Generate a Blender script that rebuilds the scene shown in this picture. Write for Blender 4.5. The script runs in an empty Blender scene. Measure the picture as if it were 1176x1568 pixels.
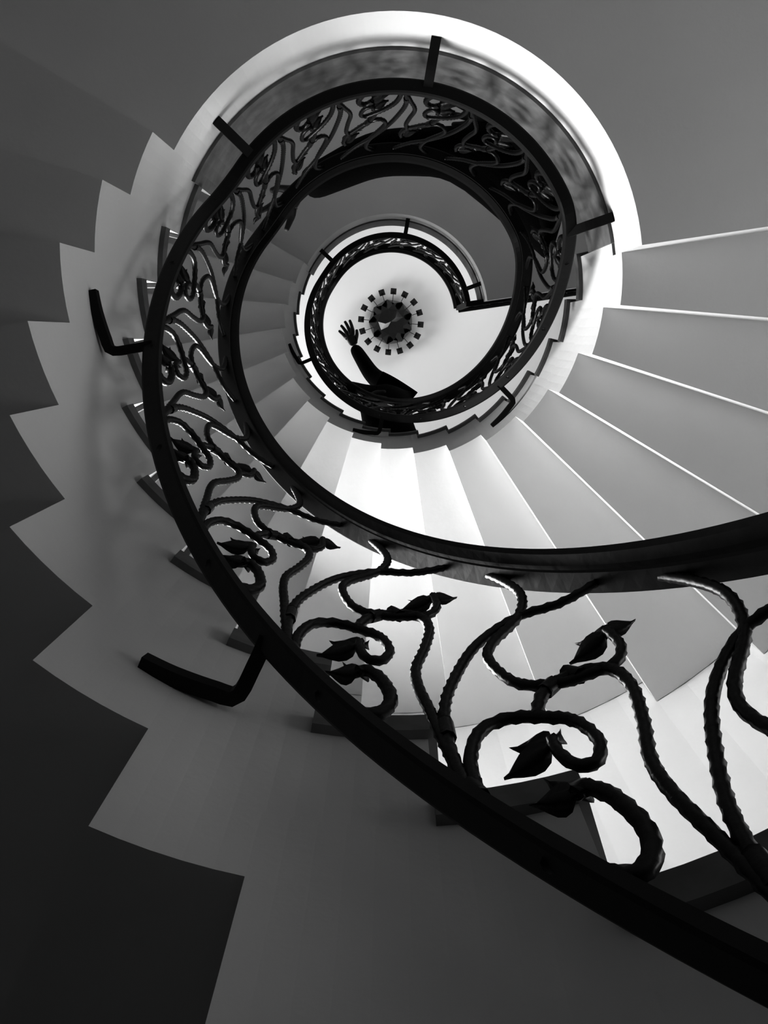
import bpy, math, random
from mathutils import Vector, Matrix
random.seed(4)
D=math.radians
S=0.55                      # metres per well radius
h1=3.6824;r=.3177;dl=13.3814;du=12.82;p0=149.92;p1=8.0;cb=.3887;ct=1.7729
h2=h1+18*r; T=.81; TT=.07; RO=3.0; RR=.832; NO=4.0
FLOOR=h1+T+TT-18*r; CEIL=14.7
col=bpy.context.scene.collection
def P(psi,R,z): return Vector((-R*math.cos(D(psi)),R*math.sin(D(psi)),z))*S

# ---------------- materials
def mat(name,c,rough=.6,metal=0,noise=0,scale=8,bump=0,spec=.5,bscale=60):
    m=bpy.data.materials.new(name);m.use_nodes=True;nt=m.node_tree;b=nt.nodes['Principled BSDF']
    b.inputs['Base Color'].default_value=(c,c,c,1);b.inputs['Roughness'].default_value=rough;b.inputs['Metallic'].default_value=metal
    b.inputs['Specular IOR Level'].default_value=spec
    tc=nt.nodes.new('ShaderNodeTexCoord')
    if noise:
        n=nt.nodes.new('ShaderNodeTexNoise');n.inputs['Scale'].default_value=scale;n.inputs['Detail'].default_value=5
        cr=nt.nodes.new('ShaderNodeValToRGB');a=max(0,c-noise);d=c+noise
        cr.color_ramp.elements[0].position=.3;cr.color_ramp.elements[1].position=.7
        cr.color_ramp.elements[0].color=(a,a,a,1);cr.color_ramp.elements[1].color=(d,d,d,1)
        nt.links.new(tc.outputs['Object'],n.inputs['Vector']);nt.links.new(n.outputs['Fac'],cr.inputs['Fac']);nt.links.new(cr.outputs['Color'],b.inputs['Base Color'])
    if bump:
        n=nt.nodes.new('ShaderNodeTexNoise');n.inputs['Scale'].default_value=bscale;n.inputs['Detail'].default_value=4
        bp=nt.nodes.new('ShaderNodeBump');bp.inputs['Strength'].default_value=bump;bp.inputs['Distance'].default_value=.004
        nt.links.new(tc.outputs['Object'],n.inputs['Vector']);nt.links.new(n.outputs['Fac'],bp.inputs['Height']);nt.links.new(bp.outputs['Normal'],b.inputs['Normal'])
    return m
M_pl=mat('plaster_white',.68,.75,noise=.02,scale=2.5,bump=.1)
M_st=mat('tread_stone',.19,.5,noise=.03,scale=30,bump=.1)
M_wall=mat('wall_plaster',.74,.8,noise=.02,scale=2,bump=.1)
M_ceil=mat('ceiling_paint',.75,.8)
M_iron=mat('wrought_iron_black',.006,.42,noise=.003,scale=40,bump=.2,bscale=90,spec=.4)
M_hand=mat('handrail_black',.006,.55,bump=.15,bscale=40,spec=.3)
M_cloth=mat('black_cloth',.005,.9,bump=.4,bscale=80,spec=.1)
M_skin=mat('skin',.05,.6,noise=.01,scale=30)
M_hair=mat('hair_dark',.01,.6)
M_floor=mat('floor_stone',.15,.4,noise=.05,scale=4)
M_frame=mat('window_frame_paint',.6,.5)
M_chrome=mat('chandelier_mirror',.06,.12,metal=1)
M_crys=mat('crystal_dark',.02,.1)

def mesh(name,vs,fs,mats,parent=None,mi=None,smooth=False):
    me=bpy.data.meshes.new(name);me.from_pydata([tuple(v) for v in vs],[],fs)
    for m in (mats if isinstance(mats,list) else [mats]): me.materials.append(m)
    if mi: me.polygons.foreach_set('material_index',mi)
    if smooth: me.polygons.foreach_set('use_smooth',[True]*len(me.polygons))
    me.update();o=bpy.data.objects.new(name,me);col.objects.link(o)
    if parent: o.parent=parent
    return o
def empty(name,loc=(0,0,0)):
    o=bpy.data.objects.new(name,None);o.location=loc;col.objects.link(o);return o
class MB:
    def __init__(s): s.v=[];s.f=[];s.m=[]
    def add(s,vs,fs,mi=0):
        n=len(s.v);s.v+=vs;s.f+=[tuple(i+n for i in f) for f in fs];s.m+=[mi]*len(fs)
    def obj(s,name,mats,parent=None,smooth=False):
        return mesh(name,s.v,s.f,mats,parent,s.m,smooth)
def sector(mb,a,b,ri,ro,z0,z1,mi=0):
    n=max(1,int(abs(b-a)/3)+1);vs=[];fs=[]
    for i in range(n+1):
        p=a+(b-a)*i/n
        vs+=[P(p,ri,z0),P(p,ro,z0),P(p,ro,z1),P(p,ri,z1)]
    for i in range(n):
        o=i*4
        for j in range(4): fs.append((o+j,o+(j+1)%4,o+4+(j+1)%4,o+4+j))
    fs.append((0,1,2,3));fs.append((n*4+3,n*4+2,n*4+1,n*4))
    mb.add(vs,fs,mi)

# ---------------- staircase
st=MB();RS=RO-.005
def step(a,b,z):   # a = descending end (larger psi), b = ascending end
    sector(st,a,b,1.0,RS,z,z+T-r)
    sector(st,a+NO-1,b+NO-1,1.0005,RS,z+T-2*r-.02,z+T)
    sector(st,a+NO,b+NO-1,.98,RS,z+T,z+T+TT,1)
for k in range(1,18):
    step(p0+k*dl,p0+(k-1)*dl,h1-k*r)
for k in range(0,17):
    step(p1-k*du,p1-(k+1)*du,h1+(k+1)*r)
for z,o in((h1,0),(h2,-360)):
    sector(st,p0+o,p1+o,1.0,RS,z,z+.42)
    sector(st,p0+o+NO-1,p0+o-1,1.0005,RS,z+.14,z+.42)
    sector(st,p0+o+NO-1,p1+o+(NO-1 if o==0 else 0),.985,RS,z+.42,z+T+TT,1)
stair=st.obj('spiral_staircase',[M_pl,M_st])

# ---------------- wall with windows out of view; all but the first added for light
wins=[(212,248,3.9,6.2),(332,360,.5,2.7),(186,222,10.6,13.6),(20,56,10.8,13.4)]
w=MB()
A=list(range(0,360,4));Z=[FLOOR-.1,.5,2.7,3.9,6.2,10.6,10.8,13.4,13.6,CEIL+.1]
for a in A:
    for z0,z1 in zip(Z[:-1],Z[1:]):
        if any(x0<=a<x1 and z0>=y0-.01 and z1<=y1+.01 for x0,x1,y0,y1 in wins): continue
        w.add([P(a,RO,z0),P(a+4,RO,z0),P(a+4,RO,z1),P(a,RO,z1)],[(0,1,2,3)])
wall=w.obj('wall_round',M_wall)
for i,(x0,x1,y0,y1) in enumerate(wins,1):
    f=MB()
    sector(f,x0,x1,RO+.005,RO+.12,y0-.02,y0+.08);sector(f,x0,x1,RO+.005,RO+.12,y1-.08,y1+.02)
    for a in (x0,(x0+x1)/2-.5,x1-1): sector(f,a,a+1,RO+.005,RO+.12,y0+.08,y1-.08)
    f.obj('window_%d'%i,M_frame)
def disc(name,z,m,th):
    mb=MB();n=72
    vs=[P(i*5,RO+.1,z) for i in range(n)]+[P(i*5,RO+.1,z+th) for i in range(n)]
    fs=[tuple(range(n)),tuple(range(2*n-1,n-1,-1))]+[(i,(i+1)%n,(i+1)%n+n,i+n) for i in range(n)]
    mb.add(vs,fs);return mb.obj(name,m)
disc('floor',FLOOR-.2,M_floor,.2);disc('ceiling',CEIL,M_ceil,.2)

# ---------------- railing
def hel0(p):
    if p>=p0: return h1-(p-p0)/dl*r
    a=p1+du
    if p>a: return h1
    if p>p1-17*du: return h1+(a-p)/du*r
    return h2
def hel(p): return sum(hel0(p+d) for d in(-6,-4,-2,0,2,4,6))/7
def railpt(p,v,R=RR): return P(p,R,hel(p)+cb+v*(ct-cb))
def guardpt(u,v,off=0):
    return P(-352,RR+max(u,0)*D(1)*RR,h2+cb+v*(ct-cb))
def catmull(pts,n=14):
    q=[pts[0]]+pts+[pts[-1]];o=[]
    for i in range(1,len(q)-2):
        a,b,c,d=q[i-1:i+3]
        for k in range(n):
            t=k/n
            o.append(tuple(.5*((2*b[j])+(-a[j]+c[j])*t+(2*a[j]-5*b[j]+4*c[j]-d[j])*t*t+(-a[j]+3*b[j]-3*c[j]+d[j])*t**3) for j in range(len(b))))
    o.append(tuple(pts[-1]));return o
def resample(pts,stp):
    o=[pts[0]];acc=0
    for a,b in zip(pts[:-1],pts[1:]):
        L=(b-a).length
        if L<1e-9: continue
        t=stp-acc
        while t<=L:
            o.append(a+(b-a)*(t/L));t+=stp
        acc=(acc+L)%stp
    o.append(pts[-1]);return o
def bar(mb,pts,w,tw,nrm=None,stp=.0075,sec=4,mi=0,lobe=0,ends=(1,1)):
    pts=resample(pts,stp)
    if len(pts)<3: return
    vs=[];fs=[];n=len(pts)
    for i,p in enumerate(pts):
        t=(pts[min(i+1,n-1)]-pts[max(i-1,0)]).normalized()
        N=Vector((p.x,p.y,0)) if nrm is None else nrm
        N=(N-t*N.dot(t)).normalized();B=t.cross(N)
        f=i/(n-1);ww=w*(ends[0]*(1-f)+ends[1]*f)
        for j in range(sec):
            a=2*math.pi*j/sec+(i*stp*tw if not lobe else 0)+math.pi/4
            rr=ww*(1+lobe*math.cos(3*(a-i*stp*tw)))
            vs.append(p+(N*math.cos(a)+B*math.sin(a))*rr)
    for i in range(n-1):
        for j in range(sec): fs.append((i*sec+j,i*sec+(j+1)%sec,(i+1)*sec+(j+1)%sec,(i+1)*sec+j))
    fs.append(tuple(range(sec)));fs.append(tuple((n-1)*sec+j for j in range(sec-1,-1,-1)))
    mb.add(vs,fs,mi)
def leaf(mb,base,d,nrm,L,W):
    # pointed, slightly cupped leaf with a mid rib
    d=d.normalized();s=d.cross(nrm).normalized();nn=s.cross(d)
    prof=[(0,.10),(.1,.35),(.22,.85),(.38,1.),(.55,.88),(.72,.55),(.87,.22),(1,.02)]
    vs=[];fs=[]
    for t,wd in prof:
        c=base+d*(L*t)+nn*(.12*L*math.sin(t*3))
        vs+=[c-s*W*wd*.5+nn*.08*W,c-nn*.10*W,c+s*W*wd*.5+nn*.08*W,c+nn*.18*W]
    for i in range(len(prof)-1):
        for j in range(4): fs.append((i*4+j,i*4+(j+1)%4,i*4+4+(j+1)%4,i*4+4+j))
    mb.add(vs,fs)
ST={'main':[(0,.0),(-1,.04),(-1.9,.10),(-2.1,.18),(-.7,.30),(3.7,.51),(10.3,.70),(17,.81),(22.7,.92)],
'c1':[(.6,0),(0,.05),(0,.11),(1.6,.20),(5,.28),(9.1,.33),(11.6,.345),(12.8,.31),(11.6,.25),(9.6,.225),(8.6,.245),(8.6,.27)],
'hook':[(8,.95),(11,.90),(12.4,.83),(10.7,.71),(5.8,.54),(4.8,.46),(7.1,.41),(11.4,.45),(15.1,.51),(18.6,.57),(20.3,.64),(20.0,.70)],
'cross':[(7.9,.32),(9.8,.41),(13.7,.50),(17.6,.545),(18.6,.50),(17.6,.40),(16.2,.30),(16.3,.24),(17.4,.18),(18.6,.11),(21,.0)],
'c5':[(4.5,-.01),(8.0,.02),(10.6,.05),(12.4,.10),(12.9,.15),(11.6,.185),(9.8,.18),(8.7,.155)]}
rl=MB()
def panel(fn,ok):
    for nm,pts in ST.items():
        q=catmull(pts,12);q=[a for a in q if ok(a[0])]
        if len(q)<8: continue
        w=[fn(*a) for a in q]
        bar(rl,w,.0056 if nm!='c5' else .0068,230,sec=9,lobe=.17,stp=.006,ends=(1.1,.9))
    def lf(u,v,ang,L=.07,W=.034):
        # ang measured in the unrolled panel: 0 = along +u, 90 = up
        if not ok(u): return
        b=fn(u,v);eu=(fn(u+.5,v)-b).normalized();ev=(fn(u,v+.02)-b).normalized()
        n=Vector((b.x,b.y,0)).normalized()+Vector((0,0,.9))
        ev=(ev-eu*ev.dot(eu)).normalized()
        d=eu*math.cos(D(ang))+ev*math.sin(D(ang))+Vector((b.x,b.y,0)).normalized()*.25
        leaf(rl,b,d,n,L,W)
    lf(8.6,.265,200,.046,.028);lf(8.6,.262,255,.05,.025);lf(8.7,.27,130,.03,.02)
    lf(20.0,.69,190,.052,.03);lf(20.0,.695,245,.05,.026);lf(20.0,.70,75,.034,.02)
    lf(9.0,.165,170,.055,.034);lf(8.9,.16,215,.04,.026);lf(8.8,.155,120,.03,.022)
    for u,v,u2,v2 in((9.8,.41,11.2,.45),(.3,.035,-.6,.045),(13,.5,14.4,.5),(-2.0,.13,-2.1,.17)):
        if ok(u) and ok(u2): bar(rl,[fn(u,v),fn((u+u2)/2,(v+v2)/2),fn(u2,v2)],.008,0,stp=.004,sec=8)
m=3
while True:
    base=277+21*m
    if base<-353: break
    panel(lambda u,v,b=base: railpt(b+u,v),lambda u,b=base: -351<b+u<352);m-=1
for g in range(5): panel(lambda u,v,g=g: guardpt(u+21*g+2.5,v),lambda u,g=g: u+21*g+2.5<147)
railing=rl.obj('scroll_panels',M_iron,smooth=True)
def railsweep(mb,path,frame,sec,mi=0):
    vs=[];fs=[];m=len(sec)
    for p,(N,U) in zip(path,frame):
        for x,y in sec: vs.append(p+N*x+U*y)
    for i in range(len(path)-1):
        for j in range(m): fs.append((i*m+j,i*m+(j+1)%m,(i+1)*m+(j+1)%m,(i+1)*m+j))
    fs.append(tuple(range(m)));fs.append(tuple(range(len(path)*m-1,len(path)*m-m-1,-1)))
    mb.add(vs,fs,mi)
hr=MB()
secH=[(-.026,-.012),(-.03,.004),(-.022,.02),(-.008,.028),(.008,.028),(.022,.02),(.03,.004),(.026,-.012),(.012,-.02),(-.012,-.02)]
secB=[(-.012,-.015),(.012,-.015),(.016,-.011),(.016,.011),(.012,.015),(-.012,.015),(-.016,.011),(-.016,-.011)]
secM=[(-.014,-.006),(.014,-.006),(.014,.006),(-.014,.006)]
ang=[352-i*2 for i in range(353)]
fr=[(Vector((-math.cos(D(a)),math.sin(D(a)),0)),Vector((0,0,1))) for a in ang]
railsweep(hr,[railpt(a,1) for a in ang],fr,secH)
railsweep(hr,[railpt(a,.93) for a in ang],fr,secM)
railsweep(hr,[railpt(a,0) for a in ang],fr,secB)
gN=P(-352+90,1,0).normalized();gf=[(gN,Vector((0,0,1)))]*2
for v,s in((1,secH),(.93,secM),(0,secB)):
    railsweep(hr,[guardpt(0,v),guardpt(147,v)],gf,s)
for a,z0 in((-352,h2+.3),(351,FLOOR)):
    b=P(a,RR,z0);t=railpt(a,1);bar(hr,[b,(b+t)/2,t],.02,0,nrm=Vector((1,0,0)),stp=.05)
def bracket(p,L):
    z=hel(p)+cb
    if L:
        pts=[P(p,RR,z),P(p-.5,.90,z),P(p-1.3,.965,z-.005),P(p-4,.975,z),P(p-9,.985,z+.01),P(p-13,.992,z+.02)]
    else: pts=[P(p,RR,z),P(p,.90,z-.06),P(p,.96,z-.1),P(p,1.005,z-.13)]
    q=[Vector(a) for a in catmull([tuple(x) for x in pts],8)]
    bar(hr,q,.012 if L else .016,0,nrm=Vector((0,0,1)),stp=.01)
for p in(308,252,197): bracket(p,True)
for p in(138,80,17,138-360,80-360,19-360): bracket(p,False)
for p in(-38,-95,-150): bracket(p,True)
rails=hr.obj('rails',M_hand)
rp=empty('wrought_iron_railing');rails.parent=rp;railing.parent=rp

# ---------------- chandelier
ch=empty('chandelier',(0,0,0))
zc=CEIL*S
def lathe(mb,prof,n=24,c=(0,0),mi=0,tw=0):
    vs=[];fs=[]
    for k,(R,z) in enumerate(prof):
        for i in range(n):
            a=2*math.pi*(i+tw*k)/n;vs.append(Vector((c[0]+R*math.cos(a),c[1]+R*math.sin(a),z)))
    for k in range(len(prof)-1):
        for i in range(n):
            fs.append((k*n+i,k*n+(i+1)%n,(k+1)*n+i));fs.append((k*n+(i+1)%n,(k+1)*n+(i+1)%n,(k+1)*n+i))
    mb.add(vs,fs,mi)
c=MB()
lathe(c,[(.0,zc-.33),(.05,zc-.31),(.11,zc-.27),(.16,zc-.20),(.195,zc-.12),(.19,zc-.06),(.12,zc-.03),(.0,zc-.02)],9,tw=.5)
c.obj('mirrored_bowl',M_chrome,ch)
c=MB()
lathe(c,[(.0,zc-.03),(.10,zc-.03),(.11,zc-.01),(.11,zc)],24)
for i in range(16):
    a=D(i*22.5+5);d=Vector((math.cos(a),math.sin(a),0));s=Vector((-d.y,d.x,0));p=d*.262+Vector((0,0,zc-.12))
    bar(c,[d*.1+Vector((0,0,zc-.04)),d*.18+Vector((0,0,zc-.06)),d*.25+Vector((0,0,zc-.1))],.003,0,nrm=Vector((0,0,1)),stp=.02)
    q=.025
    vs=[p+d*x+s*y+Vector((0,0,z)) for z in(-.03,.03) for x,y in((-q,-q),(q,-q),(q,q),(-q,q))]
    vs+=[p+Vector((0,0,-.05))]
    c.add(vs,[(0,1,5,4),(1,2,6,5),(2,3,7,6),(3,0,4,7),(4,5,6,7),(0,8,1),(1,8,2),(2,8,3),(3,8,0)])
c.obj('crystal_ring',M_crys,ch)

# ---------------- people
def skin(name,V,E,m,parent,sub=2):
    names=list(V);me=bpy.data.meshes.new(name)
    me.from_pydata([tuple(V[n][0]) for n in names],[(names.index(a),names.index(b)) for a,b in E],[])
    me.materials.append(m);o=bpy.data.objects.new(name,me);col.objects.link(o);o.parent=parent
    md=o.modifiers.new('Skin','SKIN');md.use_smooth_shade=True
    for i,n in enumerate(names):
        rr=V[n][1]
        me.skin_vertices[0].data[i].radius=(rr,rr) if not isinstance(rr,tuple) else rr
        me.skin_vertices[0].data[i].use_root=(i==0)
    s=o.modifiers.new('Sub','SUBSURF');s.levels=sub;s.render_levels=sub
    return o
def hand(name,w,d,n,parent,curl=.2,spread=1.,flip=1,m=None):
    d=d.normalized();n=(n-d*n.dot(d)).normalized();s=d.cross(n)*flip
    V={'w':(w,.024),'p':(w+d*.035,.028)};E=[('w','p')]
    for i,(x,L,sp) in enumerate(((-.032,.062,-.38),(-.011,.078,-.12),(.011,.084,.1),(.031,.075,.34))):
        k=w+d*.085+s*x;dd=(d+s*sp*spread).normalized()
        a='k%d'%i;V[a]=(k,.0145);E.append(('p',a));q=k;cc=0
        for j,f in enumerate((.45,.3,.25)):
            cc+=curl;q=q+(dd*math.cos(cc)+n*math.sin(cc))*L*f
            V['f%d%d'%(i,j)]=(q,(.011,.0098,.0085)[j]);E.append((a,'f%d%d'%(i,j)));a='f%d%d'%(i,j)
    q=w+d*.03+s*.03;V['t0']=(q,.015);E.append(('p','t0'))
    q=q+(s*.8+d*.6+n*.2).normalized()*.035;V['t1']=(q,.0115);E.append(('t0','t1'))
    q=q+(s*.45+d*.9+n*.2).normalized()*.03;V['t2']=(q,.009);E.append(('t1','t2'))
    return skin(name,V,E,m or M_skin,parent)
def head(c,face,up,parent):
    f=face.normalized();u=(up-f*up.dot(f)).normalized();s=f.cross(u)
    mb=MB();n=24;m=16;vs=[];fs=[]
    for k in range(m+1):
        th=math.pi*k/m
        for i in range(n):
            a=2*math.pi*i/n;x=math.sin(th)*math.cos(a);y=math.sin(th)*math.sin(a);z=math.cos(th)
            jaw=1-.28*max(0,-z)
            px=x*.098*(jaw if x<0 else 1-.08*max(0,-z));py=y*.076*jaw;pz=z*.118
            if x>.8 and -.45<z<.1: px+=.022*(1-abs(y)/.6)*max(0,(.1-z)/.55) if abs(y)<.25 else 0
            if x>.75 and .0<z<.2 and .2<abs(y)<.5: px-=.008
            if x>.75 and -.75<z<-.55 and abs(y)<.35: px+=.005
            vs.append(c+f*px+s*py+u*pz)
    for k in range(m):
        for i in range(n): fs.append((k*n+i,k*n+(i+1)%n,(k+1)*n+(i+1)%n,(k+1)*n+i))
    mb.add(vs,fs);mb.obj('head',M_skin,parent,True)
    for sd in(-1,1):
        e=MB();vs=[];fs=[]
        for k in range(7):
            th=math.pi*k/6
            for i in range(8):
                a=math.pi/4*i
                vs.append(c+s*sd*(.076+.008*math.sin(th)*math.cos(a))+f*(-.005+.017*math.sin(th)*math.sin(a))+u*(.03*math.cos(th)))
        for k in range(6):
            for i in range(8): fs.append((k*8+i,k*8+(i+1)%8,(k+1)*8+(i+1)%8,(k+1)*8+i))
        e.add(vs,fs);e.obj('ear',M_skin,parent,True)
    hb=MB();vs=[];fs=[]
    for k in range(11):
        th=math.pi*.62*k/10
        for i in range(n):
            a=2*math.pi*i/n;x=math.cos(a);lim=1. if x<.3 else .55
            t=th*lim
            vs.append(c+f*(math.sin(t)*x*.11-.008)+s*(math.sin(t)*math.sin(a)*.087)+u*(math.cos(t)*.13))
    for k in range(10):
        for i in range(n): fs.append((k*n+i,k*n+(i+1)%n,(k+1)*n+(i+1)%n,(k+1)*n+i))
    hb.add(vs,fs);hb.obj('hair',M_hair,parent,True)
def person(name,feet,hip,chest,neck,hd,face,shl,shr,ell,wrl,elr,wrr,hl,hrr,facedir,ar=(.07,.05,.034)):
    e=empty(name)
    side=(shl-shr).normalized()
    V={'pel':(hip,(.15,.12)),'sp':((hip+chest)/2,(.14,.11)),'ch':(chest,(.16,.12)),'nk':(neck,.055),
       'sl':(shl,ar[0]),'sr':(shr,ar[0]),'el':(ell,ar[1]),'er':(elr,ar[1]),'wl':(wrl,ar[2]),'wr':(wrr,ar[2])}
    E=[('pel','sp'),('sp','ch'),('ch','nk'),('ch','sl'),('ch','sr'),('sl','el'),('el','wl'),('sr','er'),('er','wr')]
    for sd,t in((1,'l'),(-1,'r')):
        f=feet+side*sd*.1;V['h'+t]=(hip+side*sd*.1-Vector((0,0,.08)),.09)
        V['k'+t]=((f+hip+side*sd*.1)/2+facedir*.03,.062);V['a'+t]=(f+Vector((0,0,.09)),.045);V['t'+t]=(f+Vector((0,0,.045))+facedir*.15,.04)
        E+=[('pel','h'+t),('h'+t,'k'+t),('k'+t,'a'+t),('a'+t,'t'+t)]
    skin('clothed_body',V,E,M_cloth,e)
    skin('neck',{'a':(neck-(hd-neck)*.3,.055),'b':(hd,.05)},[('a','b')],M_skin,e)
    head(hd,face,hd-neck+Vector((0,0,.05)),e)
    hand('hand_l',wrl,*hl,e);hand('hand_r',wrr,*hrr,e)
    return e
Q=P
inw=-P(-94,1,0).normalized()
fz=(h1+8*r+T+TT)
person('person_reaching_over_rail',Q(-86,1.45,fz),Q(-88,1.36,fz+1.60),Q(-95,1.0,9.1),Q(-93,.90,9.5),Q(-93,.84,9.85),(inw+Vector((0,0,-.5))),
  Q(-107,.88,9.35),Q(-84,.84,9.4),Q(-122,.88,8.95),Q(-112,.84,8.72),
  Vector((.21,-.64,9.72))*S,Vector((.42,-.33,10.05))*S,
  (Q(-100,.86,8.6)-Q(-108,.86,8.62),Vector((0,0,-1)),),(Vector((.10,.26,.12)),Vector((.3,-.3,-.8)),),inw,ar=(.08,.054,.038))
fz=h1+T+TT;ps=46;inw=-P(ps,1,0).normalized()
person('person_leaning_on_rail',Q(ps,1.6,fz),Q(ps,1.5,fz+1.5),Q(42,1.10,5.9),Q(44,1.14,6.3),Q(46,1.23,6.6),inw+Vector((.5,.1,-.4)),
  Q(22,1.06,5.95),Q(64,1.02,5.88),Q(42,1.30,5.8),Q(60,1.26,5.85),Q(96,.88,5.68),Q(130,.86,5.62),
  (Q(70,1.24,5.95)-Q(60,1.26,5.85),Vector((0,0,-1)),),(Q(138,.85,5.62)-Q(130,.86,5.62),Vector((0,0,-1)),),inw,ar=(.092,.08,.055))

# ---------------- lights
def area(name,p,R,z,sx,sy,pw,tgt=(0,0,None)):
    l=bpy.data.lights.new(name,'AREA');l.shape='RECTANGLE';l.size=sx;l.size_y=sy;l.energy=pw
    o=bpy.data.objects.new(name,l);col.objects.link(o);o.location=P(p,R,z)
    t=Vector((0,0,(z if tgt[2] is None else tgt[2])*S));d=t-o.location
    o.rotation_euler=d.to_track_quat('-Z','Y').to_euler();return o
area('window_light_1',230,3.15,5.0,1.0,1.1,72,(0,0,2.6))
area('window_light_2',346,3.15,1.6,.7,1.1,9)  # fill lamp added to brighten landing soffit and right steps, behind an invented opening
area('window_light_3',204,3.15,12.1,1.0,1.6,38)  # added out of view to brighten the ceiling
area('window_light_4',38,3.15,12.1,1.0,1.4,23)  # second added top-storey fill, opposite side, no known source
wd=bpy.data.worlds.new('world');bpy.context.scene.world=wd;wd.use_nodes=True
wd.node_tree.nodes['Background'].inputs[0].default_value=(1,1,1,1);wd.node_tree.nodes['Background'].inputs[1].default_value=.22

# ---------------- camera
a=D(11.2698);b=D(-.3729)
fwd=Vector((0,-math.sin(a),math.cos(a)));up=Vector((0,math.cos(a),math.sin(a)));rt=Vector((-1,0,0))
F=fwd*math.cos(b)+rt*math.sin(b);X=rt*math.cos(b)-fwd*math.sin(b)
cd=bpy.data.cameras.new('camera');cd.sensor_fit='VERTICAL';cd.sensor_height=24;cd.lens=24*1355.3/1568;cd.clip_start=.02
cam=bpy.data.objects.new('camera',cd);col.objects.link(cam)
Mx=Matrix(((X.x,up.x,-F.x,0),(X.y,up.y,-F.y,0),(X.z,up.z,-F.z,0),(0,0,0,1)))
Mx.translation=Vector((.0175,-.2144,0))*S
cam.matrix_world=Mx
bpy.context.scene.camera=cam
vs=bpy.context.scene.view_settings
vs.view_transform='Standard';vs.gamma=.66;vs.exposure=.36
